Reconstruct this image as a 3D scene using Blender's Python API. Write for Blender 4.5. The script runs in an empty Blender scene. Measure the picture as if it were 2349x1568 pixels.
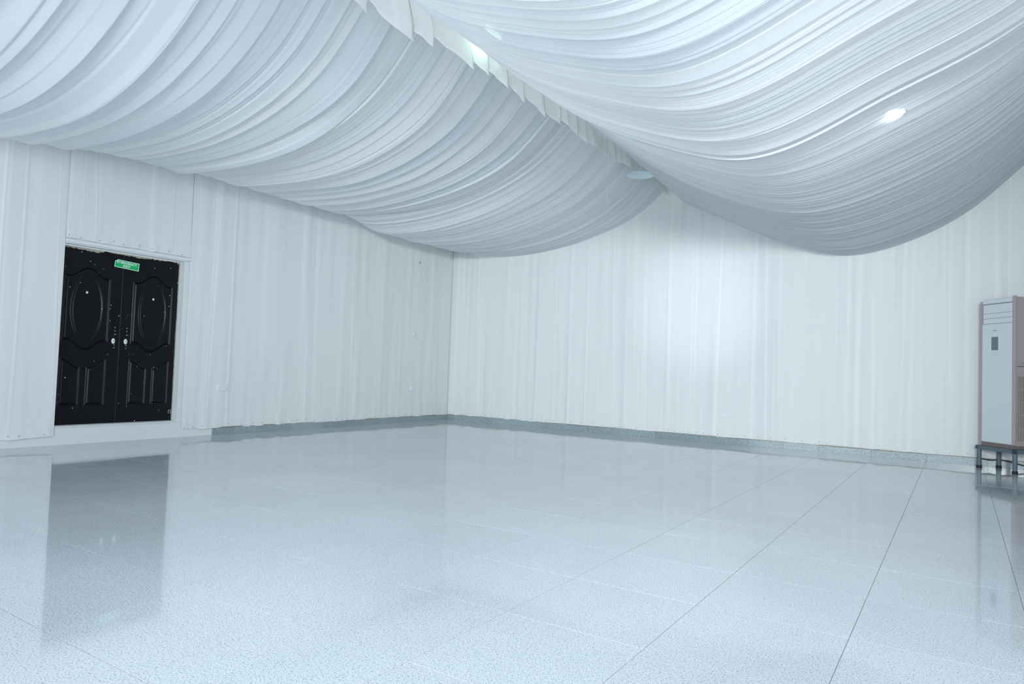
import bpy, bmesh, math, random
import numpy as np
from mathutils import Matrix, Vector

random.seed(7)
SC = bpy.context.scene
COL = SC.collection
# ------------------------------------------------------------------ camera
F_PX, IMG_W = 1575.29, 2349.0
YAW, PITCH, ROLL, EYE = math.radians(-33.1276), math.radians(2.3013), math.radians(2.0031), 0.9933
fw = Vector((math.sin(YAW)*math.cos(PITCH), math.cos(YAW)*math.cos(PITCH), math.sin(PITCH)))
r0 = Vector((math.cos(YAW), -math.sin(YAW), 0)); u0 = r0.cross(fw)
rt = math.cos(ROLL)*r0 + math.sin(ROLL)*u0
up = -math.sin(ROLL)*r0 + math.cos(ROLL)*u0
cam_data = bpy.data.cameras.new('camera'); cam_data.sensor_width = 36.0
cam_data.lens = 36.0*F_PX/IMG_W; cam_data.clip_start = 0.02
cam = bpy.data.objects.new('camera', cam_data); COL.objects.link(cam)
M = Matrix.Identity(4)
for i in range(3):
    M[i][0], M[i][1], M[i][2] = rt[i], up[i], -fw[i]
M[2][3] = EYE
cam.matrix_world = M
SC.camera = cam
# ------------------------------------------------------------------ light and exposure
SC.view_settings.view_transform = 'Standard'; SC.view_settings.look = 'None'
SC.view_settings.gamma = 1.0; SC.view_settings.use_curve_mapping = False
SC.view_settings.exposure = 0.12
w = bpy.data.worlds.new('sky'); SC.world = w; w.use_nodes = True
w.node_tree.nodes['Background'].inputs[0].default_value = (0.75, 0.9, 1.0, 1)
w.node_tree.nodes['Background'].inputs[1].default_value = 1.0

def area(name, loc, target, sx, sy, power, color=(0.885, 0.955, 1.0)):
    l = bpy.data.lights.new(name, 'AREA'); l.shape = 'RECTANGLE'; l.size = sx; l.size_y = sy
    l.energy = power; l.color = color
    o = bpy.data.objects.new(name, l); COL.objects.link(o); o.location = loc
    o.rotation_euler = (Vector(target)-Vector(loc)).to_track_quat('-Z', 'Y').to_euler()
    return o
XL, YB, XR, YF, ZC = -8.23, 10.415, 3.2, -4.0, 4.75
# daylight through assumed wide windows in the unseen wall behind the camera, plus an added side fill
area('window_daylight', (-3.9, YF+0.02, 1.75), (-3.9, 5, 1.75), 4.2, 2.5, 225, (0.88, 0.95, 1.0))
area('window_daylight', (0.7, YF+0.02, 1.75), (0.7, 5, 1.75), 4.2, 2.5, 205, (0.93, 0.97, 1.0))
area('window_daylight', (XR-0.02, 0.6, 1.75), (-5, 0.6, 1.75), 4.2, 2.5, 105)  # added fill for the left wall; this side has no opening
# added fill lights above the cloth, lifting the drapes from behind
area('roof_lamps', (-6.1, 5.0, ZC-0.12), (-6.1, 5.0, 0), 3.4, 9.0, 55, (0.84, 0.95, 1.0))
area('roof_lamps', (-2.0, 3.9, ZC-0.12), (-2.0, 3.9, 0), 2.6, 6.4, 66, (0.94, 0.985, 1.0))
wsl = bpy.data.lights.new('broad_floodlight', 'SPOT'); wsl.energy = 2700; wsl.spot_size = math.radians(58); wsl.spot_blend = 1.0  # added wide fill spot, brightens the back wall and far left wall
wsl.color = (0.90, 0.97, 1.0); wsl.shadow_soft_size = 0.35
wso = bpy.data.objects.new('broad_floodlight', wsl); COL.objects.link(wso); wso.location = (1.2, YF+0.3, 2.3)
wso.rotation_euler = (Vector((-4.9, YB, 1.5))-wso.location).to_track_quat('-Z', 'Y').to_euler()
# assumed unseen spot behind the camera, no fixture, makes the back wall's bright patch
sl = bpy.data.lights.new('floodlight', 'SPOT'); sl.energy = 1350; sl.spot_size = math.radians(10.6); sl.spot_blend = 1.0
sl.color = (0.86, 0.97, 1.0); sl.shadow_soft_size = 0.1
so = bpy.data.objects.new('floodlight', sl); COL.objects.link(so); so.location = (-3.3, YF+0.3, 2.3)
so.rotation_euler = (Vector((-3.38, YB, 2.12))-so.location).to_track_quat('-Z', 'Y').to_euler()

# ------------------------------------------------------------------ helpers
def link(o, parent=None):
    COL.objects.link(o)
    if parent is not None: o.parent = parent
    return o
def tag(o, label=None, cat=None, group=None, kind=None):
    if label: o['label'] = label
    if cat: o['category'] = cat
    if group: o['group'] = group
    if kind: o['kind'] = kind
    return o
def empty(name, loc=(0, 0, 0), rz=0.0):
    o = bpy.data.objects.new(name, None); o.location = loc; o.rotation_euler = (0, 0, rz)
    o.empty_display_size = 0.1
    return link(o)
def mesh_obj(name, verts, faces, mat, parent=None, smooth=False):
    me = bpy.data.meshes.new(name); me.from_pydata([tuple(v) for v in verts], [], faces); me.update()
    if mat: me.materials.append(mat)
    if smooth: me.polygons.foreach_set('use_smooth', [True]*len(me.polygons))
    return link(bpy.data.objects.new(name, me), parent)
def grid_obj(name, P, mat, parent=None, layer_shade=None, flip=False):
    """P: (nv, nu, 3) array of points, one smooth sheet."""
    nv, nu, _ = P.shape
    me = bpy.data.meshes.new(name)
    me.vertices.add(nv*nu); me.vertices.foreach_set('co', np.ascontiguousarray(P, dtype=np.float32).ravel())
    idx = np.arange(nv*nu).reshape(nv, nu)
    q = np.stack([idx[:-1, :-1], idx[:-1, 1:], idx[1:, 1:], idx[1:, :-1]], -1).reshape(-1, 4)
    if flip: q = q[:, ::-1]
    n = len(q)
    me.loops.add(n*4); me.loops.foreach_set('vertex_index', np.ascontiguousarray(q, dtype=np.int32).ravel())
    me.polygons.add(n); me.polygons.foreach_set('loop_start', np.arange(0, n*4, 4, dtype=np.int32))
    me.polygons.foreach_set('loop_total', np.full(n, 4, dtype=np.int32))
    me.polygons.foreach_set('use_smooth', np.ones(n, dtype=bool))
    me.update(calc_edges=True)
    if layer_shade is not None:
        a = me.attributes.new('layer', 'FLOAT', 'POINT')
        a.data.foreach_set('value', np.ascontiguousarray(layer_shade, dtype=np.float32).ravel())
    if mat: me.materials.append(mat)
    return link(bpy.data.objects.new(name, me), parent)
class MB:
    def __init__(self): self.bm = bmesh.new()
    def box(self, lo, hi, bevel=0.0, mat=None):
        c = [(lo[i]+hi[i])/2 for i in range(3)]; s = [abs(hi[i]-lo[i]) for i in range(3)]
        r = bmesh.ops.create_cube(self.bm, size=1.0, matrix=(mat or Matrix.Identity(4)) @ Matrix.Translation(c) @ Matrix.Diagonal((*s, 1)))
        if bevel > 0:
            es = list({e for v in r['verts'] for e in v.link_edges})
            bmesh.ops.bevel(self.bm, geom=es, offset=bevel, segments=2, profile=0.6, affect='EDGES')
        return self
    def tube(self, a, b, r, seg=16, r2=None):
        a, b = Vector(a), Vector(b); d = b-a
        m = Matrix.Translation((a+b)/2) @ d.to_track_quat('Z', 'Y').to_matrix().to_4x4()
        bmesh.ops.create_cone(self.bm, cap_ends=True, segments=seg, radius1=r, radius2=r if r2 is None else r2, depth=d.length, matrix=m)
        return self
    def path(self, pts, r, seg=8):
        pts = [Vector(p) for p in pts]; rings = []
        for i, p in enumerate(pts):
            t = (pts[min(i+1, len(pts)-1)]-pts[max(i-1, 0)]).normalized()
            q = t.to_track_quat('Z', 'Y')
            rings.append([self.bm.verts.new(p+q @ Vector((r*math.cos(2*math.pi*k/seg), r*math.sin(2*math.pi*k/seg), 0))) for k in range(seg)])
        for a, b in zip(rings, rings[1:]):
            for k in range(seg): self.bm.faces.new((a[k], a[(k+1) % seg], b[(k+1) % seg], b[k]))
        self.bm.faces.new(rings[0][::-1]); self.bm.faces.new(rings[-1])
        return self
    def lathe(self, prof, seg=32, mat=None):
        m = mat or Matrix.Identity(4); rings = []
        for r, z in prof:
            rings.append([self.bm.verts.new(m @ Vector((r*math.cos(2*math.pi*k/seg), r*math.sin(2*math.pi*k/seg), z))) for k in range(seg)])
        for a, b in zip(rings, rings[1:]):
            for k in range(seg): self.bm.faces.new((a[k], a[(k+1) % seg], b[(k+1) % seg], b[k]))
        self.bm.faces.new(rings[0][::-1]); self.bm.faces.new(rings[-1])
        return self
    def prism(self, poly, axis_pts):
        """poly: list of 3D points (planar), extruded by vector axis_pts"""
        d = Vector(axis_pts)
        a = [self.bm.verts.new(p) for p in poly]; b = [self.bm.verts.new(Vector(p)+d) for p in poly]
        n = len(a)
        self.bm.faces.new(a); self.bm.faces.new(b[::-1])
        for k in range(n): self.bm.faces.new((a[k], b[k], b[(k+1) % n], a[(k+1) % n]))
        return self
    def build(self, name, mat, parent=None, smooth=False):
        bmesh.ops.recalc_face_normals(self.bm, faces=self.bm.faces[:])
        me = bpy.data.meshes.new(name); self.bm.to_mesh(me); self.bm.free()
        if mat: me.materials.append(mat)
        if smooth: me.polygons.foreach_set('use_smooth', [True]*len(me.polygons))
        return link(bpy.data.objects.new(name, me), parent)
def box_obj(name, lo, hi, mat, parent=None, bevel=0.0):
    return MB().box(lo, hi, bevel).build(name, mat, parent)

# ------------------------------------------------------------------ materials
def nodes_of(name):
    m = bpy.data.materials.new(name); m.use_nodes = True
    nt = m.node_tree; nt.nodes.clear()
    out = nt.nodes.new('ShaderNodeOutputMaterial')
    return m, nt, out
def N(nt, typ, **kw):
    n = nt.nodes.new(typ)
    for k, v in kw.items():
        if k.startswith('_'): setattr(n, k[1:], v)
        else: n.inputs[k].default_value = v
    return n
def plain(name, color, rough=0.5, metal=0.0, spec=0.5, noise=0.0, nscale=20.0, bump=0.0, emit=None, estr=0.0):
    m, nt, out = nodes_of(name)
    b = N(nt, 'ShaderNodeBsdfPrincipled', Roughness=rough, Metallic=metal)
    b.inputs['Specular IOR Level'].default_value = spec
    b.inputs['Base Color'].default_value = (*color, 1)
    if noise or bump:
        g = N(nt, 'ShaderNodeNewGeometry'); t = N(nt, 'ShaderNodeTexNoise', Scale=nscale, Detail=4.0)
        nt.links.new(g.outputs['Position'], t.inputs['Vector'])
        if noise:
            r = N(nt, 'ShaderNodeMixRGB'); r.inputs[1].default_value = (*[c*(1-noise) for c in color], 1)
            r.inputs[2].default_value = (*[min(1, c*(1+noise)) for c in color], 1)
            nt.links.new(t.outputs['Fac'], r.inputs[0]); nt.links.new(r.outputs[0], b.inputs['Base Color'])
        if bump:
            bp = N(nt, 'ShaderNodeBump', Strength=bump, Distance=0.01)
            nt.links.new(t.outputs['Fac'], bp.inputs['Height']); nt.links.new(bp.outputs[0], b.inputs['Normal'])
    if emit:
        b.inputs['Emission Color'].default_value = (*emit, 1); b.inputs['Emission Strength'].default_value = estr
    nt.links.new(b.outputs[0], out.inputs[0])
    return m
def fabric(name, thin, thick, transl=0.3, transp=0.0, stains=()):
    """voile: single layer (thin) and doubled cloth (thick) differ in whiteness through the 'layer' attribute."""
    m, nt, out = nodes_of(name); L = nt.links
    at = N(nt, 'ShaderNodeAttribute', _attribute_name='layer')
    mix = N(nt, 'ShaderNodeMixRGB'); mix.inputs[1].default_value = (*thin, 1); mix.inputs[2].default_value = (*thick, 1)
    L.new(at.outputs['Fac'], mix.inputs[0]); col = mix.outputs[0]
    g = N(nt, 'ShaderNodeNewGeometry')
    if stains:
        for (p, rad) in stains:
            d = N(nt, 'ShaderNodeVectorMath', _operation='DISTANCE'); d.inputs[1].default_value = p
            L.new(g.outputs['Position'], d.inputs[0])
            no = N(nt, 'ShaderNodeTexNoise', Scale=9.0, Detail=5.0); L.new(g.outputs['Position'], no.inputs['Vector'])
            s = N(nt, 'ShaderNodeMath', _operation='SUBTRACT'); L.new(no.outputs['Fac'], s.inputs[0])
            k = N(nt, 'ShaderNodeMath', _operation='MULTIPLY'); k.inputs[1].default_value = 0.5/rad
            L.new(d.outputs['Value'], k.inputs[0]); L.new(k.outputs[0], s.inputs[1])
            mr = N(nt, 'ShaderNodeMapRange'); mr.inputs['From Min'].default_value = 0.12; mr.inputs['From Max'].default_value = 0.5
            mr.inputs['To Max'].default_value = 0.55
            L.new(s.outputs[0], mr.inputs['Value'])
            mm = N(nt, 'ShaderNodeMixRGB'); mm.inputs[2].default_value = (0.75, 0.42, 0.16, 1)
            L.new(mr.outputs[0], mm.inputs[0]); L.new(col, mm.inputs[1]); col = mm.outputs[0]
    d = N(nt, 'ShaderNodeBsdfDiffuse'); L.new(col, d.inputs[0])
    t = N(nt, 'ShaderNodeBsdfTranslucent'); L.new(col, t.inputs[0])
    ms = N(nt, 'ShaderNodeMixShader'); ms.inputs[0].default_value = transl
    L.new(d.outputs[0], ms.inputs[1]); L.new(t.outputs[0], ms.inputs[2]); sh = ms.outputs[0]
    if transp:
        tr = N(nt, 'ShaderNodeBsdfTransparent'); m2 = N(nt, 'ShaderNodeMixShader'); m2.inputs[0].default_value = transp
        L.new(sh, m2.inputs[1]); L.new(tr.outputs[0], m2.inputs[2]); sh = m2.outputs[0]
    L.new(sh, out.inputs[0])
    return m
def granite(name, base, dark, light, scale, rough, var=0.03, mid=0.5, spread=0.12, cloud=0.06):
    m, nt, out = nodes_of(name); L = nt.links
    g = N(nt, 'ShaderNodeNewGeometry')
    n1 = N(nt, 'ShaderNodeTexNoise', Scale=scale, Detail=2.5, Roughness=0.65); L.new(g.outputs['Position'], n1.inputs['Vector'])
    n2 = N(nt, 'ShaderNodeTexNoise', Scale=scale*1.7, Detail=2.0); L.new(g.outputs['Position'], n2.inputs['Vector'])
    r1 = N(nt, 'ShaderNodeMapRange', _interpolation_type='SMOOTHSTEP'); r1.inputs['From Min'].default_value = mid; r1.inputs['From Max'].default_value = mid+spread
    L.new(n1.outputs['Fac'], r1.inputs['Value'])
    r2 = N(nt, 'ShaderNodeMapRange', _interpolation_type='SMOOTHSTEP'); r2.inputs['From Min'].default_value = 0.5; r2.inputs['From Max'].default_value = 0.62
    L.new(n2.outputs['Fac'], r2.inputs['Value'])
    a = N(nt, 'ShaderNodeMixRGB'); a.inputs[1].default_value = (*base, 1); a.inputs[2].default_value = (*light, 1); L.new(r2.outputs[0], a.inputs[0])
    b = N(nt, 'ShaderNodeMixRGB'); b.inputs[2].default_value = (*dark, 1); L.new(a.outputs[0], b.inputs[1]); L.new(r1.outputs[0], b.inputs[0])
    oi = N(nt, 'ShaderNodeObjectInfo')
    v = N(nt, 'ShaderNodeMapRange'); v.inputs['To Min'].default_value = 1-var; v.inputs['To Max'].default_value = 1+var
    L.new(oi.outputs['Random'], v.inputs['Value'])
    cl = N(nt, 'ShaderNodeTexNoise', Scale=0.9, Detail=3.0); L.new(g.outputs['Position'], cl.inputs['Vector'])
    cv = N(nt, 'ShaderNodeMapRange'); cv.inputs['From Min'].default_value = 0.3; cv.inputs['From Max'].default_value = 0.7
    cv.inputs['To Min'].default_value = 1-cloud; cv.inputs['To Max'].default_value = 1+cloud; L.new(cl.outputs['Fac'], cv.inputs['Value'])
    mu = N(nt, 'ShaderNodeMath', _operation='MULTIPLY'); L.new(v.outputs[0], mu.inputs[0]); L.new(cv.outputs[0], mu.inputs[1])
    sc = N(nt, 'ShaderNodeVectorMath', _operation='SCALE'); L.new(b.outputs[0], sc.inputs[0]); L.new(mu.outputs[0], sc.inputs['Scale'])
    p = N(nt, 'ShaderNodeBsdfPrincipled', Roughness=rough); L.new(sc.outputs[0], p.inputs['Base Color'])
    # worn polish: roughness wanders a little
    rn = N(nt, 'ShaderNodeMapRange'); rn.inputs['From Min'].default_value = 0.3; rn.inputs['From Max'].default_value = 0.75
    rn.inputs['To Min'].default_value = rough*0.7; rn.inputs['To Max'].default_value = rough*1.5; L.new(cl.outputs['Fac'], rn.inputs['Value'])
    L.new(rn.outputs[0], p.inputs['Roughness'])
    L.new(p.outputs[0], out.inputs[0])
    return m

M_PLASTER = plain('plaster', (0.72, 0.75, 0.76), 0.7, noise=0.04, nscale=3, bump=0.1)
M_CEIL = plain('roof_sheet', (0.55, 0.58, 0.6), 0.6)
M_GROUT = plain('grout', (0.23, 0.22, 0.20), 0.8)
M_TILE = granite('terrazzo_tile', (0.49, 0.54, 0.577), (0.215, 0.28, 0.36), (0.65, 0.70, 0.73), 150, 0.055, var=0.02, mid=0.53, spread=0.13)
M_SKIRT = granite('granite_skirting', (0.28, 0.355, 0.38), (0.13, 0.185, 0.21), (0.46, 0.54, 0.56), 150, 0.14, var=0.08, mid=0.50, spread=0.12)
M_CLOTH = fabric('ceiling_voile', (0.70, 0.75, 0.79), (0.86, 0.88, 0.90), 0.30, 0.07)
M_CLOTH_R = fabric('ceiling_voile_stained', (0.70, 0.75, 0.79), (0.86, 0.88, 0.90), 0.30, 0.07,
                   stains=[((-2.78, 9.43, 3.60), 0.10), ((-2.0, 9.68, 3.57), 0.07)])
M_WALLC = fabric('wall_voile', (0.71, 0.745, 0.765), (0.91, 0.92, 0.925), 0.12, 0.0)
M_VAL = fabric('valance_cloth', (0.78, 0.81, 0.815), (0.90, 0.91, 0.91), 0.28, 0.04)

# ------------------------------------------------------------------ noise in numpy
def vnoise(x, y, seed):
    rs = np.random.RandomState(seed); T = rs.rand(64, 64)*2-1
    xi = np.floor(x).astype(int); yi = np.floor(y).astype(int); fx = x-xi; fy = y-yi
    fx = fx*fx*fx*(fx*(fx*6-15)+10); fy = fy*fy*fy*(fy*(fy*6-15)+10)
    a = T[xi % 64, yi % 64]; b = T[(xi+1) % 64, yi % 64]; c = T[xi % 64, (yi+1) % 64]; d = T[(xi+1) % 64, (yi+1) % 64]
    return (a*(1-fx)+b*fx)*(1-fy)+(c*(1-fx)+d*fx)*fy
def spline(xs, ys, xq):
    xs = np.array(xs, float); ys = np.array(ys, float); n = len(xs); h = np.diff(xs)
    A = np.zeros((n, n)); r = np.zeros(n); A[0, 0] = A[-1, -1] = 1
    for i in range(1, n-1):
        A[i, i-1] = h[i-1]; A[i, i] = 2*(h[i-1]+h[i]); A[i, i+1] = h[i]
        r[i] = 6*((ys[i+1]-ys[i])/h[i]-(ys[i]-ys[i-1])/h[i-1])
    m = np.linalg.solve(A, r); k = np.clip(np.searchsorted(xs, xq)-1, 0, n-2); t = xq-xs[k]; H = h[k]
    return ys[k]+t*((ys[k+1]-ys[k])/H-H*(2*m[k]+m[k+1])/6)+t*t*m[k]/2+t**3*(m[k+1]-m[k])/(6*H)
def pleats(u, v, w0, w1, seed, lo, hi, step=0.12, vs=2.0):
    """knife pleats across u with random widths; every pleat swells and fades along v. Returns height and layer."""
    rs = np.random.RandomState(seed); b = [lo-1.0]
    while b[-1] < hi+1.0: b.append(b[-1]+w0+(w1-w0)*rs.rand()**1.5)
    b = np.array(b); i = np.clip(np.searchsorted(b, u)-1, 0, len(b)-2)
    wd = b[i+1]-b[i]; t = np.clip((u-b[i])/wd, 0, 1)
    fl = rs.rand(len(b)) < 0.14; t = np.where(fl[i], 1-t, t)
    e = np.clip((t-(1-step))/step, 0, 1); e = e*e*(3-2*e)
    saw = (t/(1-step))**1.25; saw = np.where(t > 1-step, (1-e), saw)
    amp = 0.55+0.45*vnoise(i*0.73+0.17, v*vs, seed+3)
    return saw*wd*amp, rs.rand(len(b))[i], t

def drape_sheet(name, mat, xs_list, y0, y1, du, nv, seed, wide, amp, lower=0.0, warp=0.10, fine=0.8, step=0.06, flat=1.0):
    """cloth hung over profiles z(x) given at several y; pleats run along the profile."""
    ny = int((y1-y0)/du)+1; y = np.linspace(y0, y1, ny)
    s = np.linspace(0, 1, nv)
    ykeys = [k[0] for k in xs_list]
    X = []; Z = []
    for _, pts in xs_list:
        px = [p[0] for p in pts]; pz = [p[1] for p in pts]
        xq = np.linspace(px[0], px[-1], 400) if px[0] < px[-1] else np.linspace(px[-1], px[0], 400)
        if px[0] > px[-1]: px, pz = px[::-1], pz[::-1]
        zq = spline(px, pz, xq)
        L = np.concatenate([[0], np.cumsum(np.hypot(np.diff(xq), np.diff(zq)))]); L /= L[-1]
        X.append(np.interp(s, L, xq)); Z.append(np.interp(s, L, zq))
    X = np.array(X); Z = np.array(Z)
    XX = np.empty((nv, ny)); ZZ = np.empty((nv, ny))
    for k in range(nv):
        XX[k] = np.interp(y, ykeys, X[:, k]); ZZ[k] = np.interp(y, ykeys, Z[:, k])
    TX = np.gradient(XX, axis=0); TZ = np.gradient(ZZ, axis=0); l = np.hypot(TX, TZ)
    NX, NZ = TZ/l, -TX/l                         # points down for sheets running to +x
    V, U = np.meshgrid(s*5.0, y, indexing='ij')
    env = np.sin(np.pi*np.clip(V/5.0, 0, 1))**0.5
    Uw = U + env*warp*vnoise(U*0.55+3, V*0.30, seed) + env*warp*0.22*vnoise(U*2.6, V*0.45, seed+1)
    h1, l1, t1 = pleats(Uw, V*0.35, wide[0], wide[1], seed+10, y0, y1, step)
    Uv = Uw + env*0.03*vnoise(U*2.0+9, V*0.5, seed+4)
    h2, l2, t2 = pleats(Uv, V*0.6, wide[0]*0.28, wide[1]*0.42, seed+20, y0, y1, 0.18)
    big = 0.018*vnoise(U*1.0, V*0.30, seed+30)+0.006*vnoise(U*4, V*0.35, seed+31)
    taper = 0.35+0.65*np.clip(V/5.0*6, 0, 1)*np.clip((1-V/5.0)*6, 0, 1)
    D = (amp*h1+amp*fine*h2*(0.4+0.6*(vnoise(U*1.3, V*0.5, seed+40)*0.5+0.5)))*taper+big*env
    D += lower
    P = np.stack([XX+NX*D, U, ZZ+NZ*D], -1)
    tone = np.clip(0.30+0.55*l1+0.35*(l2-0.5)+0.25*vnoise(U*1.5, V*0.3, seed+50), 0, 1)
    return grid_obj(name, P, mat, None, tone)

# ------------------------------------------------------------------ shell: floor
floor = tag(box_obj('floor', (XL-0.3, YF-0.2, -0.12), (XR+0.2, YB+0.2, -0.0012), M_GROUT), kind='structure')
T = 0.6; GX = 0.2495; GAP = 0.0026
tile_me = MB().box((-T/2+GAP/2, -T/2+GAP/2, -0.0115), (T/2-GAP/2, T/2-GAP/2, 0)).build('tile', M_TILE, floor)
proto_me = tile_me.data; first = tile_me
def in_view(x, y):
    c = Vector((x, y, -EYE)); d = c.dot(fw)
    if d < 0.6: return False
    px, py = c.dot(rt)/d*F_PX, -c.dot(up)/d*F_PX
    return abs(px) < 1175+0.45*F_PX/d and py < 784+0.45*F_PX/d
rest = MB()
cols = list(range(-5, 15)); used = False
for i in cols:
    xa, xb = GX-T*(i+1)+GAP/2, GX-T*i-GAP/2
    for j in range(-7, 18):
        ya, yb = T*j+GAP/2, T*(j+1)-GAP/2
        ax, bx, ay, by = max(xa, XL-0.004), min(xb, XR), max(ya, YF), min(yb, YB+0.004)
        if bx-ax < 0.01 or by-ay < 0.01: continue
        full = bx-ax > T-0.01 and by-ay > T-0.01
        if not in_view((ax+bx)/2, (ay+by)/2):
            rest.box((ax, ay, -0.0115), (bx, by, 0)); continue
        if full:
            o = first if not used else link(bpy.data.objects.new('tile', proto_me), floor)
            used = True
            o.location = ((xa+xb)/2, (ya+yb)/2, 0)
            o.rotation_euler = (random.gauss(0, 0.0005), random.gauss(0, 0.0005), 0)
        else:
            box_obj('tile', (ax, ay, -0.0115), (bx, by, 0), M_TILE, floor)
tag(rest.build('tile_field', M_TILE, floor), kind='stuff')

# ------------------------------------------------------------------ shell: walls
OY0, OY1, OZ0, OZ1 = 3.578, 4.968, 0.195, 2.225          # door opening in the left wall
wl = MB()
wl.box((XL-0.22, YF-0.2, -0.02), (XL, OY0, ZC)).box((XL-0.22, OY1, -0.02), (XL, YB+0.2, ZC))
wl.box((XL-0.22, OY0, -0.02), (XL, OY1, OZ0)).box((XL-0.22, OY0, OZ1), (XL, OY1, ZC))
wall_left = tag(wl.build('wall_left', M_PLASTER), kind='structure')
wall_back = tag(box_obj('wall_back', (XL, YB, -0.02), (XR+0.2, YB+0.2, ZC), M_PLASTER), kind='structure')
tag(box_obj('wall_right', (XR, YF-0.2, -0.02), (XR+0.2, YB, ZC), M_PLASTER), kind='structure')
wf = MB(); wins = [(-6.0, -1.8), (-1.4, 2.8)]  # both openings are assumed, out of view behind the camera
wf.box((XL, YF-0.2, -0.02), (XR, YF, 0.5)).box((XL, YF-0.2, 3.0), (XR, YF, ZC))
wf.box((XL, YF-0.2, 0.5), (wins[0][0], YF, 3.0)).box((wins[0][1], YF-0.2, 0.5), (wins[1][0], YF, 3.0)).box((wins[1][1], YF-0.2, 0.5), (XR, YF, 3.0))
tag(wf.build('wall_front', M_PLASTER), kind='structure')
M_FRAME = plain('window_frame_white', (0.75, 0.77, 0.78), 0.4)
for n, (a, b) in enumerate(wins):
    f = MB(); y0, y1 = YF-0.14, YF-0.08
    f.box((a, y0, 0.5), (b, y1, 0.56)).box((a, y0, 2.94), (b, y1, 3.0))
    for k in range(4):
        x = a+(b-a-0.06)*k/3; f.box((x, y0, 0.56), (x+0.06, y1, 2.94))
    tag(f.build('window_%d' % (n+1), M_FRAME), kind='structure')
tag(box_obj('ceiling', (XL-0.2, YF-0.2, ZC), (XR+0.2, YB+0.2, ZC+0.15), M_CEIL), kind='structure')

# granite skirting in single stones
def skirting(name, along, bounds, z1, th):
    root = None
    for k, (a, b) in enumerate(zip(bounds, bounds[1:])):
        m = MB()
        h = z1+random.uniform(-0.003, 0.003); t = th+random.uniform(-0.0015, 0.0015)
        if along == 'x': m.box((a+0.0005, YB-t, 0.0), (b-0.0005, YB, h), 0.0008)
        else: m.box((XL, a+0.0005, 0.0), (XL+t, b-0.0005, h), 0.0008)
        if root is None:
            root = bpy.data.objects.new(name, None); link(root); tag(root, kind='structure')
        m.build('stone', M_SKIRT, root)
    return root
sk_b = skirting('baseboard_back', 'x', [-8.212, -8.045, -7.131, -6.3, -5.414, -4.72, -4.036, -3.30, -2.587, -2.10, -1.63, -0.98, -0.348, 0.30, 0.91, 1.52, 2.2, XR], 0.092, 0.018)
sk_l = skirting('baseboard_left', 'y', [5.464, 5.788, 6.139, 6.74, 7.34, 7.94, 8.54, 9.14, 9.743, 10.059, YB-0.019], 0.089, 0.018)
# rust-brown joint strip showing along the top of the stones
M_RUST = plain('brown_backing_strip', (0.28, 0.20, 0.13), 0.8, noise=0.5, nscale=14)
MB().box((XL+0.02, YB-0.0165, 0.093), (XR, YB, 0.098)).build('backing_strip', M_RUST, sk_b)
MB().box((XL, 5.47, 0.090), (XL+0.0165, YB-0.02, 0.095)).build('backing_strip', M_RUST, sk_l)

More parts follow.
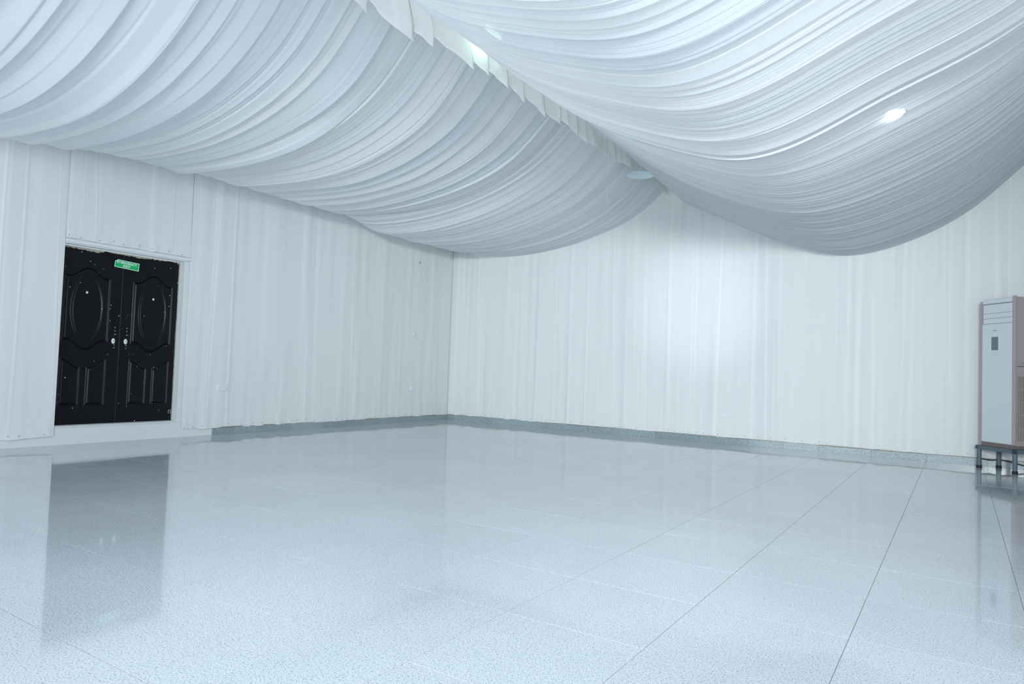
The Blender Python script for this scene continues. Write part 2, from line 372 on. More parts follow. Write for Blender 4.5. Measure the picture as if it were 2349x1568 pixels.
# ------------------------------------------------------------------ wall cloth
M_NAIL = plain('nail_head', (0.30, 0.31, 0.32), 0.35, 0.8)
def wall_sheet(name, axis, a0, a1, z0, z1, seed, label, off=0.012, rag=0.012, dens=1.0, soft=1.0):
    du = 0.006; n = max(int((a1-a0)/du), 8)+1; nv = 40
    a = np.linspace(a0, a1, n); s = np.linspace(0, 1, nv)**0.9
    Vv, U = np.meshgrid(s, a, indexing='ij')
    rs = np.random.RandomState(seed)
    D = np.zeros_like(U); tone = np.full_like(U, 0.55)
    pos = a0-0.1
    while pos < a1+0.1:
        pos += (0.07+0.30*rs.rand()**1.2)/dens
        wdt = 0.010+0.05*rs.rand()**2.0*soft; A = (0.0016+0.0030*rs.rand())*(0.6+0.4*soft); lean = rs.uniform(-0.05, 0.05)
        c = pos+lean*(Vv-0.5)+0.012*np.sin(Vv*3+rs.rand()*6)
        g = (U-c)/wdt
        st = 0.45+0.55*vnoise(Vv*2.2+rs.rand()*30, np.full_like(Vv, rs.rand()*30), seed+1)
        if rs.rand() < 0.55:                                   # overlapped hem: ramp up, sharp edge
            k = np.where(g < 0, np.exp(g*0.9), np.clip(1-g*4.0, 0, 1))
        else: k = np.exp(-g*g*1.6)
        D += A*k*st
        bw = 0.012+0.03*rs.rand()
        sd = rs.uniform(0.015, 0.07); tone -= rs.uniform(0.05, 0.30)*np.exp(-((U-c+sd*rs.choice([-1, 1]))/sd)**2)*st  # darker band beside each fold paints its shade into the cloth colour
        tone += rs.uniform(0.12, 0.5)*np.clip(1-np.abs((U-c-bw*0.4)/bw), 0, 1)**0.5*st
    D += 0.006*vnoise(U*2.2, Vv*1.5, seed+2)+0.004*(vnoise(U*9, Vv*1.2, seed+5))
    hem = np.exp(-((z1-z0)*Vv/0.05))                            # bottom hem puckers between the nails
    D = D*(1-0.6*hem)+hem*(0.008*vnoise(U*14, Vv*8, seed+6)+0.006)
    Zz = z0+(z1-z0)*Vv+rag*hem*vnoise(U*6, Vv*0, seed+7)
    D = np.maximum(D, -off+0.004)+off
    if axis == 'back': P = np.stack([U, YB-D, Zz], -1)
    else: P = np.stack([XL+D, U, Zz], -1)
    o = grid_obj(name, P, M_WALLC, None, np.clip(tone, 0, 1))
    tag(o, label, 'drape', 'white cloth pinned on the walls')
    nm = MB(); p = a0+0.03
    while p < a1-0.02:
        z = z0+0.016+rs.uniform(0, 0.028)
        if axis == 'back': nm.lathe([(0.0, 0.0045), (0.004, 0.004), (0.0055, 0.001), (0.0055, 0)][::-1], 8, Matrix.Translation((p, YB-off-0.014, z)) @ Matrix.Rotation(math.pi/2, 4, 'X'))
        else: nm.lathe([(0.0, 0.0045), (0.004, 0.004), (0.0055, 0.001), (0.0055, 0)][::-1], 8, Matrix.Translation((XL+off+0.014, p, z)) @ Matrix.Rotation(math.pi/2, 4, 'Y'))
        p += rs.uniform(0.09, 0.24)
    tag(nm.build('nail', M_NAIL, o), kind='stuff')
    return o
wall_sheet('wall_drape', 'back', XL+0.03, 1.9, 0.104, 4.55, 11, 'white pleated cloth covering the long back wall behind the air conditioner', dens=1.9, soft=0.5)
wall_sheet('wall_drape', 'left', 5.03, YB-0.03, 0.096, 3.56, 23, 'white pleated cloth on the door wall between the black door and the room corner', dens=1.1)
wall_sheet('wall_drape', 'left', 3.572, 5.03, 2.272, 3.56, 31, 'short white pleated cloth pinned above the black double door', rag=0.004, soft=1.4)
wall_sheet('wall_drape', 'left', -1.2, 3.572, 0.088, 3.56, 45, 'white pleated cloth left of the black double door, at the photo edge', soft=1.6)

# ------------------------------------------------------------------ ceiling drapes
LX = [-3.96, -4.35, -4.9, -5.7, -6.5, -7.2, -7.8, -8.20]
def lprof(dz, zr=4.06): return [(x, z+dz*wt) for x, z, wt in zip(LX, [zr, 3.70+0.5*(zr-4.06), 3.38, 3.14, 3.05, 3.06, 3.17, 3.42], [0, 0.1, 0.25, 0.6, 0.9, 1, 1, 0.9])]
left_near = [(-2.0, lprof(-0.05)), (2.75, lprof(-0.06)), (3.3, lprof(0.02)), (4.15, lprof(0.08)), (5.0, lprof(0.11)), (7.2, lprof(0.12))]
left_far = [(7.0, lprof(0.12)), (7.15, lprof(0.10)), (7.7, lprof(-0.01)), (8.8, lprof(-0.03)), (9.7, lprof(0.0)), (10.4, lprof(0.04, 3.95))]
for k in (left_near, left_far):
    for i, (yy, pts) in enumerate(k): k[i] = (yy, pts[::-1])   # run to +x
RX = [-3.62, -2.763, -2.0, -1.386, -0.85, -0.50, 0.212, 0.649, 1.4]
def rprof(z): return list(zip(RX, z))
rf = rprof([3.69, 3.254, 2.915, 2.74, 2.80, 2.917, 3.335, 3.75, 4.40])
rm = rprof([3.925, 3.30, 2.93, 2.775, 2.915, 3.07, 3.36, 3.66, 4.30])
rm2 = rprof([3.90, 3.30, 2.93, 2.77, 2.86, 2.99, 3.35, 3.70, 4.35])
rn = rprof([3.93, 3.32, 2.98, 2.83, 2.94, 3.08, 3.38, 3.66, 4.30])
right_near = [(-2.0, rn), (2.5, rn), (5.7, rm)]
right_far = [(5.3, rm), (6.5, rm2), (8.2, rprof([3.83, 3.28, 2.92, 2.755, 2.83, 2.95, 3.34, 3.72, 4.37])), (9.1, rprof([3.77, 3.265, 2.917, 2.745, 2.81, 2.93, 3.335, 3.74, 4.39])), (10.4, rf)]
CG = 'white ceiling drapes'
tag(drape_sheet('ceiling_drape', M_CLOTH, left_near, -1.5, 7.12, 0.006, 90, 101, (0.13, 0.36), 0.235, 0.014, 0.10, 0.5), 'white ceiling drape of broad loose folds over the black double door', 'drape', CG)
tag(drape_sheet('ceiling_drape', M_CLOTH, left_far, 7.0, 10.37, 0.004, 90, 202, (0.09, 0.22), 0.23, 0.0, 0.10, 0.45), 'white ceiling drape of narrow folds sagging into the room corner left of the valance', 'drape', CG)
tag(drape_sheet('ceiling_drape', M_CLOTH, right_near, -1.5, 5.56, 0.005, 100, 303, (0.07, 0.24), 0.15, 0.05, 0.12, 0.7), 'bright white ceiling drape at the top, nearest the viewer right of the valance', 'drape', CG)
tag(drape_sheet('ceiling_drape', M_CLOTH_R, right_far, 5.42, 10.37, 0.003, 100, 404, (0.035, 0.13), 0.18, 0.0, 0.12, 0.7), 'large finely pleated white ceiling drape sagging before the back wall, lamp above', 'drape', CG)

# ruffled valance along the gap between the two rows of drapes
def valance():
    y = np.arange(1.2, 10.40, 0.003); nv = 30; s = np.linspace(0, 1, nv)
    V, U = np.meshgrid(s, y, indexing='ij')
    rs = np.random.RandomState(12)
    b = [1.0]
    while b[-1] < 10.6: b.append(b[-1]+np.interp(b[-1], [1, 5, 7, 10.4], [0.50, 0.42, 0.24, 0.17])*rs.uniform(0.6, 1.35))
    b = np.array(b); i = np.searchsorted(b, U)-1; wd = b[i+1]-b[i]; saw = (U-b[i])/wd
    tri = np.where(saw < 0.90, saw/0.90, (1-saw)/0.10)          # long face, then a quick fold back under the next one
    k = np.clip(V*1.3, 0, 1)**0.8
    wob = vnoise(U*3.0, V*1.2, 5)
    a = np.interp(U, [1, 6, 10.4], [0.05, 0.05, 0.045])
    dx = k*(a*tri+0.025*wob+0.012*vnoise(U*11, V*3, 6))
    dy = k*(0.30*wd*(tri-0.5)*np.where(saw < 0.90, 0.6, 1.0)+0.015*wob)
    zb = np.interp(y, [1, 3.8, 4.3, 5.0, 6.9, 7.6, 8.6, 9.4, 10.4], [3.78, 3.80, 3.82, 3.89, 3.89, 3.85, 3.88, 3.93, 3.87])
    zb = zb[None, :]-0.30*wd*(tri-0.45)+0.018*vnoise(U*4.1, V*0, 8)+0.006*vnoise(U*17, V*0, 9)
    Z = 4.32+(zb-4.32)*V
    X = -3.92+dx-0.03*(1-V)
    P = np.stack([X, U+dy, Z], -1)
    tone = np.clip(0.25+0.45*tri*V+0.7*np.exp(-((1-V)/0.05)**2), 0, 1)
    o = grid_obj('valance', P, M_VAL, None, tone)
    return tag(o, 'long ruffled cream valance hanging in the gap between the two rows of ceiling drapes', 'valance')
valance()
# ridge beam the cloth hangs from
tag(box_obj('trim_1', (-4.12, YF, 4.32), (-3.60, YB, 4.42), M_CEIL), kind='structure')
M_THREAD = plain('thread', (0.75, 0.78, 0.8), 0.7)
tag(MB().path([(-3.89, 8.13, 3.90), (-3.892, 8.13, 3.62), (-3.895, 8.128, 3.40), (-3.89, 8.13, 3.22)], 0.0022, 6).build('thread', M_THREAD),
    'thin white thread hanging straight down from the ruffled valance', 'thread')

# ------------------------------------------------------------------ lamps
M_LAMPW = plain('lamp_white', (0.8, 0.82, 0.83), 0.35)
def downlight(x, y, z, label, power, color=(0.86, 1.0, 0.98)):
    t = empty('downlight', (x, y, z))
    tag(t, label, 'lamp')
    MB().lathe([(0.0, 0.035), (0.06, 0.035), (0.075, 0.0), (0.065, 0.0), (0.06, 0.008), (0.0, 0.008)][::-1], 32).build('housing', M_LAMPW, t)
    MB().lathe([(0.0, 0.006), (0.06, 0.006), (0.06, -0.002), (0.0, -0.004)][::-1], 32).build('diffuser', plain('led_diffuser', (0.9, 0.95, 0.95), 0.5, emit=color, estr=14.0), t)
    MB().tube((0, 0, 0.03), (0, 0, ZC-z), 0.006, 8).build('rod', M_LAMPW, t)
    l = bpy.data.lights.new('downlight_bulb', 'POINT'); l.energy = power; l.color = color; l.shadow_soft_size = 0.08
    o = bpy.data.objects.new('downlight_bulb', l); link(o, t); o.location = (0, 0, 0.15)
    return t
downlight(-0.427, 5.98, 3.085, 'lit round lamp glowing through the right ceiling drape', 0.6)
# greenish tube lamp tucked in the ridge gap behind the valance
def tube_lamp(x, y, z):
    t = empty('tube_lamp', (x, y, z)); tag(t, 'greenish tube lamp glowing in the gap beside the ruffled valance', 'lamp')
    MB().box((-0.03, -0.16, 0.03), (0.03, 0.16, 0.08), 0.006).build('housing', M_LAMPW, t)
    MB().tube((0, -0.14, 0.0), (0, 0.14, 0.0), 0.014, 16).build('tube', plain('tube_glow', (0.8, 0.95, 0.85), 0.4, emit=(0.72, 1.0, 0.80), estr=2.5), t)
    l = bpy.data.lights.new('tube_light', 'POINT'); l.energy = 1.5; l.color = (0.62, 1.0, 0.74); l.shadow_soft_size = 0.06
    o = bpy.data.objects.new('tube_light', l); link(o, t); o.location = (-0.05, 0, -0.03)
    for s in (-0.145, 0.145): MB().box((-0.018, s-0.012, -0.018), (0.018, s+0.012, 0.032), 0.003).build('end_cap', M_LAMPW, t)
    MB().tube((0, 0, 0.07), (0, 0, 4.33-z), 0.008, 8).build('rod', M_LAMPW, t)
tube_lamp(-3.74, 5.2, 4.18)
# shallow dish lamp shade peeping out of the gap near the back wall
t = empty('lamp_shade', (-3.84, 9.08, 3.825)); tag(t, 'pale blue round dish lamp peeping from the drape gap beside the valance end', 'lamp')
M_DISH = plain('pale_blue_enamel', (0.68, 0.82, 0.88), 0.35)
MB().lathe([(0.05, 0.075), (0.12, 0.055), (0.195, 0.006), (0.20, 0.0), (0.19, 0.002), (0.115, 0.045), (0.0, 0.062)], 40).build('shade', M_DISH, t, True)
MB().lathe([(0.0, 0.10), (0.018, 0.10), (0.024, 0.075), (0.0, 0.07)], 24).build('cap', M_LAMPW, t)
MB().tube((0, 0, 0.12), (0, 0, 0.54), 0.007, 8).build('rod', M_LAMPW, t)

# ------------------------------------------------------------------ black double door
DX = XL-0.10                                             # front plane of the leaves
def black_paint():
    m, nt, out = nodes_of('black_door_paint'); L = nt.links
    g = N(nt, 'ShaderNodeNewGeometry'); sp = N(nt, 'ShaderNodeSeparateXYZ'); L.new(g.outputs['Position'], sp.inputs[0])
    # chipped specks
    vo = N(nt, 'ShaderNodeTexVoronoi', Scale=20.0); L.new(g.outputs['Position'], vo.inputs['Vector'])
    c = N(nt, 'ShaderNodeSeparateColor'); L.new(vo.outputs['Color'], c.inputs[0])
    thr = N(nt, 'ShaderNodeMapRange'); thr.inputs['From Min'].default_value = 0.55; thr.inputs['From Max'].default_value = 1.0
    thr.inputs['To Min'].default_value = 0.0; thr.inputs['To Max'].default_value = 0.145; L.new(c.outputs[1], thr.inputs['Value'])
    lt = N(nt, 'ShaderNodeMath', _operation='LESS_THAN'); L.new(vo.outputs['Distance'], lt.inputs[0]); L.new(thr.outputs[0], lt.inputs[1])
    # peeled paint along the top edge and the far edge
    no = N(nt, 'ShaderNodeTexNoise', Scale=22.0, Detail=6.0, Roughness=0.7); L.new(g.outputs['Position'], no.inputs['Vector'])
    lo = N(nt, 'ShaderNodeTexNoise', Scale=5.0, Detail=2.0); L.new(g.outputs['Position'], lo.inputs['Vector'])
    def edge(sock, at, width):
        mr = N(nt, 'ShaderNodeMapRange'); mr.inputs['From Min'].default_value = at-width; mr.inputs['From Max'].default_value = at
        L.new(sock, mr.inputs['Value']); return mr.outputs[0]
    e1 = edge(sp.outputs['Z'], 2.205, 0.06); e2 = edge(sp.outputs['Y'], 4.956, 0.009)
    mx = N(nt, 'ShaderNodeMath', _operation='MAXIMUM'); L.new(e1, mx.inputs[0]); L.new(e2, mx.inputs[1])
    a1 = N(nt, 'ShaderNodeMath', _operation='ADD'); L.new(no.outputs['Fac'], a1.inputs[0]); L.new(lo.outputs['Fac'], a1.inputs[1])
    a2 = N(nt, 'ShaderNodeMath', _operation='MULTIPLY_ADD'); a2.inputs[1].default_value = 0.9; L.new(mx.outputs[0], a2.inputs[0]); L.new(a1.outputs[0], a2.inputs[2])
    gt = N(nt, 'ShaderNodeMath', _operation='GREATER_THAN'); gt.inputs[1].default_value = 1.62; L.new(a2.outputs[0], gt.inputs[0])
    b1 = N(nt, 'ShaderNodeMixRGB'); b1.inputs[1].default_value = (0.003, 0.0033, 0.0065, 1); b1.inputs[2].default_value = (0.36, 0.39, 0.42, 1); L.new(lt.outputs[0], b1.inputs[0])
    b2 = N(nt, 'ShaderNodeMixRGB'); b2.inputs[2].default_value = (0.46, 0.42, 0.33, 1); L.new(gt.outputs[0], b2.inputs[0]); L.new(b1.outputs[0], b2.inputs[1])
    p = N(nt, 'ShaderNodeBsdfPrincipled', Roughness=0.27); p.inputs['Specular IOR Level'].default_value = 0.26
    L.new(b2.outputs[0], p.inputs['Base Color'])
    gr = N(nt, 'ShaderNodeTexNoise', Scale=260.0, Detail=2.0); L.new(g.outputs['Position'], gr.inputs['Vector'])
    bp = N(nt, 'ShaderNodeBump', Strength=0.12, Distance=0.002); L.new(gr.outputs['Fac'], bp.inputs['Height']); L.new(bp.outputs[0], p.inputs['Normal'])
    L.new(p.outputs[0], out.inputs[0])
    return m
M_BLACK = black_paint()
def leaf(y0, y1, c):
    """stamped steel leaf; c = middle of its panels"""
    z0, z1 = 0.205, 2.205; ny, nz = 180, 500
    Z, Y = np.meshgrid(np.linspace(z0, z1, nz), np.linspace(y0, y1, ny), indexing='ij')
    H = np.zeros_like(Y)
    def mould(d, sc=1.0):
        d = d/sc
        return 1.25*(0.0065*np.exp(-((d-0.010)/0.006)**2)-0.0075*np.exp(-((d-0.024)/0.007)**2)+0.0030/(1+np.exp(-(d-0.036)/0.003)))*sc
    s = np.abs(Y-c)
    ar = 0.5+0.5*np.cos(np.pi*np.clip(s/0.205, 0, 1))
    d = np.minimum.reduce([0.252-s, 1.896+0.106*ar-Z, Z-(1.140-0.108*ar)])
    H += np.where(d > -0.012, mould(d), 0)
    q = np.sqrt(((Y-c)/0.172)**2+((Z-1.522)/0.380)**2)+1e-6
    gr = np.sqrt(((Y-c)/0.172**2)**2+((Z-1.522)/0.380**2)**2)/q
    de = (1-q)/np.maximum(gr, 1e-3)
    H += np.where(np.abs(de) < 0.07, 0.0055*np.exp(-((de-0.004)/0.006)**2)-0.0055*np.exp(-((de-0.019)/0.006)**2), 0)
    for (a, b, sg) in ((c-0.256, c-0.034, 1), (c+0.027, c+0.247, -1)):
        t = np.clip((Y-a)/(b-a), 0, 1); t = t if sg > 0 else 1-t
        top = 0.958-0.098*(t*t*t*(t*(t*6-15)+10))
        d = np.minimum.reduce([Y-a, b-Y, top-Z, Z-0.412])
        H += np.where(d > -0.012, mould(d, 0.9), 0)
    P = np.stack([DX+H, Y, Z], -1)
    # close the sheet into a slab: wrap a border to the back
    back = DX-0.04
    o = grid_obj('leaf', P, M_BLACK, None)
    bm = bmesh.new(); bm.from_mesh(o.data)
    bed = [e for e in bm.edges if e.is_boundary]
    r = bmesh.ops.extrude_edge_only(bm, edges=bed)
    for v in r['geom']:
        if isinstance(v, bmesh.types.BMVert): v.co.x = back
    bed = [e for e in bm.edges if e.is_boundary]
    bmesh.ops.contextual_create(bm, geom=bed)
    bmesh.ops.recalc_face_normals(bm, faces=bm.faces[:])
    bm.to_mesh(o.data); bm.free()
    return o
door = tag(empty('door_1', (DX, 4.2625, 0.205)), kind='structure')
def child(o, parent):
    o.parent = parent; o.matrix_parent_inverse = Matrix.Translation(parent.location).inverted(); return o
M_CHROME = plain('worn_chrome', (0.62, 0.66, 0.66), 0.3, 0.9)
M_WHITEP = plain('white_enamel', (0.80, 0.84, 0.83), 0.4)
M_HOLE = plain('dark_hole', (0.004, 0.004, 0.005), 0.9)
RX90 = Matrix.Rotation(math.pi/2, 4, 'Y')
def disc(y, z, ry, rz, th, x=DX):
    m = MB(); m.lathe([(0, th), (0.8, th), (1.0, th*0.5), (1.0, -0.002), (0, -0.002)][::-1], 24,
                      Matrix.Translation((x, y, z)) @ RX90 @ Matrix.Diagonal((rz, ry, 1, 1)))
    return m
lf = [child(leaf(3.558, 4.2600, 3.885), door), child(leaf(4.2650, 4.958, 4.643), door)]
for o, ky, kw, py, sgn in ((lf[0], 4.196, 4.201, 3.876, 1), (lf[1], 4.338, 4.340, 4.645, -1)):
    def sub(m, name, mat):
        c = m.build(name, mat); c.parent = o; c.matrix_parent_inverse = Matrix.Translation(door.location).inverted() if False else (o.matrix_parent_inverse.copy()); return c
    def sub(m, name, mat):
        c = m.build(name, mat, None); c.parent = o
        c.matrix_parent_inverse = (Matrix.Translation(door.location) @ o.matrix_parent_inverse @ o.matrix_basis).inverted(); return c
    sub(disc(ky, 1.165, 0.020, 0.032, 0.007), 'lock_plate', M_WHITEP)
    sub(disc(ky+0.003, 1.167, 0.0085, 0.018, 0.009), 'lock_barrel', M_CHROME)
    sub(disc(kw, 1.241, 0.015, 0.015, 0.0015), 'handle_hole', M_HOLE)
    sub(disc(kw+0.012, 1.243, 0.012, 0.004, 0.004), 'spindle', M_CHROME)
    sub(disc(py, 1.702, 0.013, 0.015, 0.006), 'peephole', M_WHITEP)
    sub(disc(py-0.002, 1.708, 0.006, 0.006, 0.0075), 'peephole_lens', M_CHROME)
    for zz, rr in ((1.322, 0.007), (1.286, 0.008), (1.118, 0.009), (1.085, 0.007)):
        sub(disc(kw, zz, rr, rr*1.15, 0.001), 'screw_hole', M_HOLE)
        sub(disc(kw+0.008, zz+0.002, 0.0045, 0.006, 0.002), 'screw', M_CHROME)
b = MB().path([(DX+0.006, 4.926+0.016*math.cos(a), 0.315+0.022*math.sin(a)) for a in np.linspace(-1.2, 4.2, 14)], 0.0035, 8).build('ring', M_CHROME)
b.parent = door; b.matrix_parent_inverse = Matrix.Translation(door.location).inverted()
# white head board and sill ledge of the opening
M_TRIM = plain('white_trim_paint', (0.74, 0.77, 0.78), 0.5, noise=0.03, nscale=6)
tag(MB().box((XL-0.02, OY0-0.002, 2.226), (XL+0.024, 5.03, 2.262), 0.003).box((XL-0.02, OY0-0.002, 2.212), (XL+0.010, 5.0, 2.226), 0.002).build('trim_2', M_TRIM), kind='structure')
tag(MB().box((XL-0.095, OY0+0.001, 0.190), (XL+0.012, 5.005, 0.203), 0.004).build('trim_3', M_TRIM), kind='structure')

# emergency exit sign across the two leaves
M_GREEN = plain('sign_green', (0.0, 0.46, 0.13), 0.45)
M_SIGNW = plain('sign_white', (0.85, 0.90, 0.88), 0.5)
sx = DX+0.010
sign = empty('exit_sign', (sx, 4.3, 2.075), 0.0)
tag(sign, 'green EMERGENCY EXIT sign on the top of the black double door', 'sign')
tilt = Matrix.Rotation(math.radians(-4.0), 4, 'X')       # sits slightly crooked
sign.rotation_euler = (0, 0, 0)
def poly(y0, y1, z0, z1, ch): return [(0, y0, z0), (0, y1, z0), (0, y1, z1), (0, y0+ch, z1), (0, y0, z1-ch*0.7)]
MB().prism(poly(-0.144, 0.144, -0.048, 0.048, 0.035), (0.003, 0, 0)).build('plate', M_GREEN, sign)
fr = MB()
o_ = poly(-0.144, 0.144, -0.048, 0.048, 0.035); i_ = poly(-0.137, 0.137, -0.041, 0.041, 0.033)
o_ = [(0, p[1]*0.985, p[2]*0.965) for p in o_]
for k in range(5):
    a, b2, c, d = o_[k], o_[(k+1) % 5], i_[(k+1) % 5], i_[k]
    fr.prism([(0.003, *a[1:]), (0.003, *b2[1:]), (0.003, *c[1:]), (0.003, *d[1:])], (0.0008, 0, 0))
fr.build('border', M_SIGNW, sign)
def lettering(text, size, y, z, parent, mat, x=0.0031, rot=(math.pi/2, 0, math.pi/2), depth=0.0006, off=0.0, name='lettering', space=1.0):
    cu = bpy.data.curves.new(name, 'FONT'); cu.body = text; cu.size = size; cu.align_x = 'CENTER'; cu.align_y = 'CENTER'
    cu.extrude = depth; cu.offset = off; cu.resolution_u = 3; cu.space_character = space
    tmp = bpy.data.objects.new(name, cu); COL.objects.link(tmp)
    dg = bpy.context.evaluated_depsgraph_get(); me = bpy.data.meshes.new_from_object(tmp.evaluated_get(dg))
    bpy.data.objects.remove(tmp); me.materials.clear(); me.materials.append(mat)
    o = bpy.data.objects.new(name, me); link(o, parent); o.location = (x, y, z); o.rotation_euler = rot
    return o
lettering('EMERGENCY', 0.039, -0.003, 0.017, sign, M_SIGNW, x=0.0036, off=0.0007, space=1.06)
lettering('EXIT', 0.039, -0.002, -0.020, sign, M_SIGNW, x=0.0036, off=0.0007, space=1.06)
for c in sign.children: c.matrix_basis = tilt @ c.matrix_basis

# ------------------------------------------------------------------ sockets and switch behind the cloth
M_SOCK = plain('socket_plastic', (0.72, 0.76, 0.785), 0.5)
M_SLOT = plain('socket_slot', (0.42, 0.47, 0.52), 0.6)
def socket(loc, rz, label, n=2, wide=0.146):
    t = empty('wall_socket', loc, rz); tag(t, label, 'socket')
    MB().box((-wide/2, -0.004, -0.043), (wide/2, 0.014, 0.043), 0.004).build('plate', M_SOCK, t)
    for k in range(n):
        cx = (k-(n-1)/2)*0.072
        for (dx, dz, w_, h_) in ((0, 0.014, 0.005, 0.010), (-0.011, -0.008, 0.008, 0.005), (0.011, -0.008, 0.008, 0.005)):
            MB().box((cx+dx-w_/2, -0.0050, dz-h_/2), (cx+dx+w_/2, -0.002, dz+h_/2)).build('slot', M_SLOT, t)
        MB().box((cx-0.007, -0.0065, 0.026), (cx+0.007, -0.003, 0.037), 0.001).build('rocker', M_SOCK, t)
socket((-2.918, YB-0.021, 0.437), 0, 'double wall socket low on the white back wall cloth')
socket((XL+0.021, 5.579, 0.620), math.pi/2, 'double wall socket on the white cloth just beside the black door')
socket((XL+0.021, 9.381, 0.593), math.pi/2, 'wall socket on the white cloth near the room corner', 1, 0.11)
t = empty('wall_switch', (XL+0.022, 9.38, 1.562)); tag(t, 'small round wall switch bulging from the white cloth near the corner', 'switch')
MB().lathe([(0, 0.008), (0.03, 0.007), (0.034, -0.012), (0, -0.012)][::-1], 24, RX90).build('base', M_SOCK, t)
MB().lathe([(0, 0.014), (0.010, 0.013), (0.012, 0.006), (0, 0.006)][::-1], 16, RX90).build('button', M_SLOT, t)
tag(MB().path([(XL+0.016, 9.432, 2.90), (XL+0.034, 9.436, 2.885), (XL+0.036, 9.43, 2.862), (XL+0.022, 9.425, 2.85)], 0.004, 8).build('wall_hook', M_HOLE),
    'small dark hook high on the white cloth by the corner', 'hook')

# ------------------------------------------------------------------ floor-standing air conditioner
A = Vector((0.210, 10.189, 0.0)); B = Vector((0.541, 9.796, 0.0))
ang = math.atan2(B.y-A.y, B.x-A.x); W_ = (B-A).length
stand = empty('stand', A, ang)                            # +x along the front, -y towards the viewer, +y back
tag(stand, 'blue grey steel stand on four legs under the air conditioner', 'stand')
M_STEEL = plain('blue_grey_steel', (0.095, 0.14, 0.17), 0.45, noise=0.15, nscale=30)
M_RUB = plain('black_rubber', (0.01, 0.01, 0.012), 0.6)
DEP = 0.285; ZS = 0.275
fm = MB(); e = 0.028
fm.box((-e, -e, ZS-0.045), (W_+e, e*0.5, ZS), 0.003).box((-e, DEP-e*0.5, ZS-0.045), (W_+e, DEP+e*0.4, ZS), 0.003)
fm.box((-e, -e, ZS-0.045), (e*0.5, DEP+e*0.4, ZS), 0.003).box((W_-e*0.5, -e, ZS-0.045), (W_+e, DEP+e*0.4, ZS), 0.003)
fm.build('frame', M_STEEL, stand)
for (lx, ly) in ((0, 0), (W_, 0), (0, DEP-0.02), (W_, DEP-0.02)):
    g = MB().tube((lx, ly, 0.03), (lx, ly, ZS-0.04), 0.025, 20).build('leg', M_STEEL, stand, False)
    MB().lathe([(0, 0), (0.030, 0), (0.030, 0.028), (0.026, 0.034), (0, 0.034)], 20, Matrix.Translation((lx, ly, 0))).build('rubber_foot', M_RUB, g)
ac = empty('air_conditioner', (A.x, A.y, ZS+0.001), ang)
tag(ac, 'tall white and mauve floor standing air conditioner at the right edge by the back wall', 'air conditioner')
M_MAUVE = plain('mauve_plastic', (0.40, 0.335, 0.33), 0.5)
M_PANEL = plain('pale_panel', (0.62, 0.69, 0.71), 0.3)
M_GREYD = plain('display_grey', (0.135, 0.18, 0.215), 0.25)
M_SEAM = plain('seam_grey', (0.22, 0.27, 0.28), 0.6)
M_BTN = plain('button_grey', (0.42, 0.49, 0.51), 0.5)
H = 1.77
WB = W_-0.034
# body shell with rounded front corner at the near side
MB().box((0.035, 0.014, 0.0), (WB+0.012, DEP, H), 0.006).build('body', M_MAUVE, ac)
MB().box((0.006, -0.004, 0.0), (0.034, 0.035, H-0.02), 0.008).build('side_trim', M_MAUVE, ac)
MB().box((WB-0.012, -0.004, 0.045), (WB+0.022, 0.032, H+0.012), 0.010).build('side_trim', M_MAUVE, ac)
MB().box((0.020, -0.002, 0.0), (WB+0.020, DEP+0.002, 0.042), 0.004).build('plinth', plain('plinth_brown', (0.17, 0.135, 0.13), 0.5), ac)
MB().box((0.035, 0.0, H-0.058), (WB-0.013, 0.10, H-0.004), 0.006).build('top_cap', M_PANEL, ac)
zt = [H-0.066, H-0.175, H-0.235, H-0.300]
louv = []
for k, (a, b2) in enumerate(zip(zt, zt[1:])):
    MB().box((0.041, 0.004, b2+0.0015), (WB-0.014, 0.024, a-0.0015), 0.003).build('louver', M_PANEL, ac)
MB().box((0.036, 0.012, zt[-1]), (WB-0.013, 0.03, H-0.056)).build('louver_recess', M_SEAM, ac)
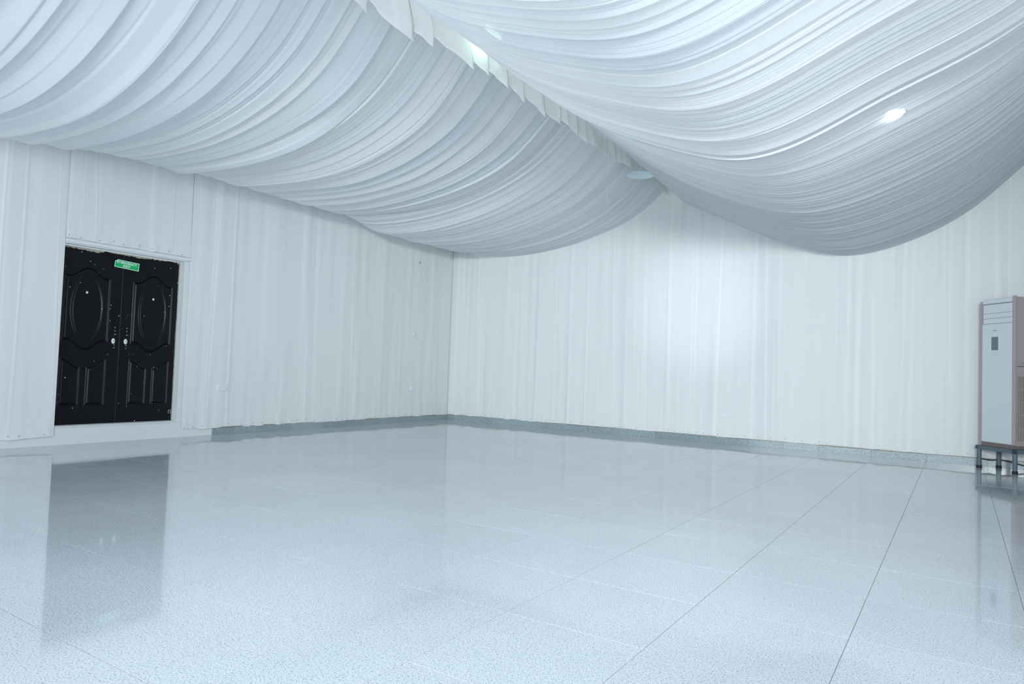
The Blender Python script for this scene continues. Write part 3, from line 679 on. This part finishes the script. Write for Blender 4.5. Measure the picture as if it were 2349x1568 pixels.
front = MB().box((0.036, -0.002, 0.052), (WB-0.013, 0.03, zt[-1]-0.003), 0.004).build('front_panel', M_PANEL, ac)
xm = WB*0.47
MB().box((xm-0.050, -0.0042, H-0.62), (xm+0.046, 0.0, H-0.46), 0.001).build('display', M_GREYD, ac)
lettering('Midea', 0.026, 0, 0, ac, M_SEAM, rot=(math.pi/2, 0, 0), name='lettering').location = (xm, -0.0024, H-0.383)
for r_ in range(2):
    for c_ in range(3):
        MB().box((xm-0.040+c_*0.030, -0.0032, H-0.650-r_*0.030), (xm-0.024+c_*0.030, -0.001, H-0.641-r_*0.030)).build('button', M_BTN, ac)
# near side: seam, handle slot, vertical grille
xs = WB+0.012
MB().box((xs-0.004, 0.03, H-0.752), (xs+0.0008, DEP-0.004, H-0.747)).build('seam', M_SEAM, ac)
MB().box((xs-0.004, 0.045, H-0.815), (xs+0.0015, DEP-0.05, H-0.808)).build('handle_slot', M_HOLE, ac)
MB().box((xs-0.001, 0.085, H-0.785), (xs+0.002, 0.15, H-0.770), 0.0008).build('badge', M_SEAM, ac)
MB().box((xs-0.006, 0.046, 0.095), (xs+0.0006, DEP-0.022, H-0.925)).build('grille_backing', plain('grille_dark', (0.06, 0.05, 0.05), 0.7), ac)
for k in range(11):
    y = 0.048+k*0.0198
    MB().box((xs-0.004, y, 0.095), (xs+0.004, y+0.0115, H-0.925), 0.001).build('grille_slat', M_MAUVE, ac)
for k in range(6):
    z = 0.095+(H-1.02)*k/5
    MB().box((xs-0.003, 0.044, z-0.003), (xs+0.0048, DEP-0.022, z+0.003)).build('grille_rib', M_MAUVE, ac)
# hoses trailing along the wall behind the stand
M_HOSE = plain('dark_hose', (0.03, 0.045, 0.05), 0.5)
tag(MB().path([(0.20, 10.385, 0.10), (0.32, 10.37, 0.085), (0.42, 10.385, 0.10), (0.52, 10.38, 0.085), (0.64, 10.38, 0.055), (0.8, 10.36, 0.03), (1.1, 10.34, 0.02)], 0.008, 8).build('hose', M_HOSE),
    'dark thin hose along the skirting behind the air conditioner stand', 'hose')
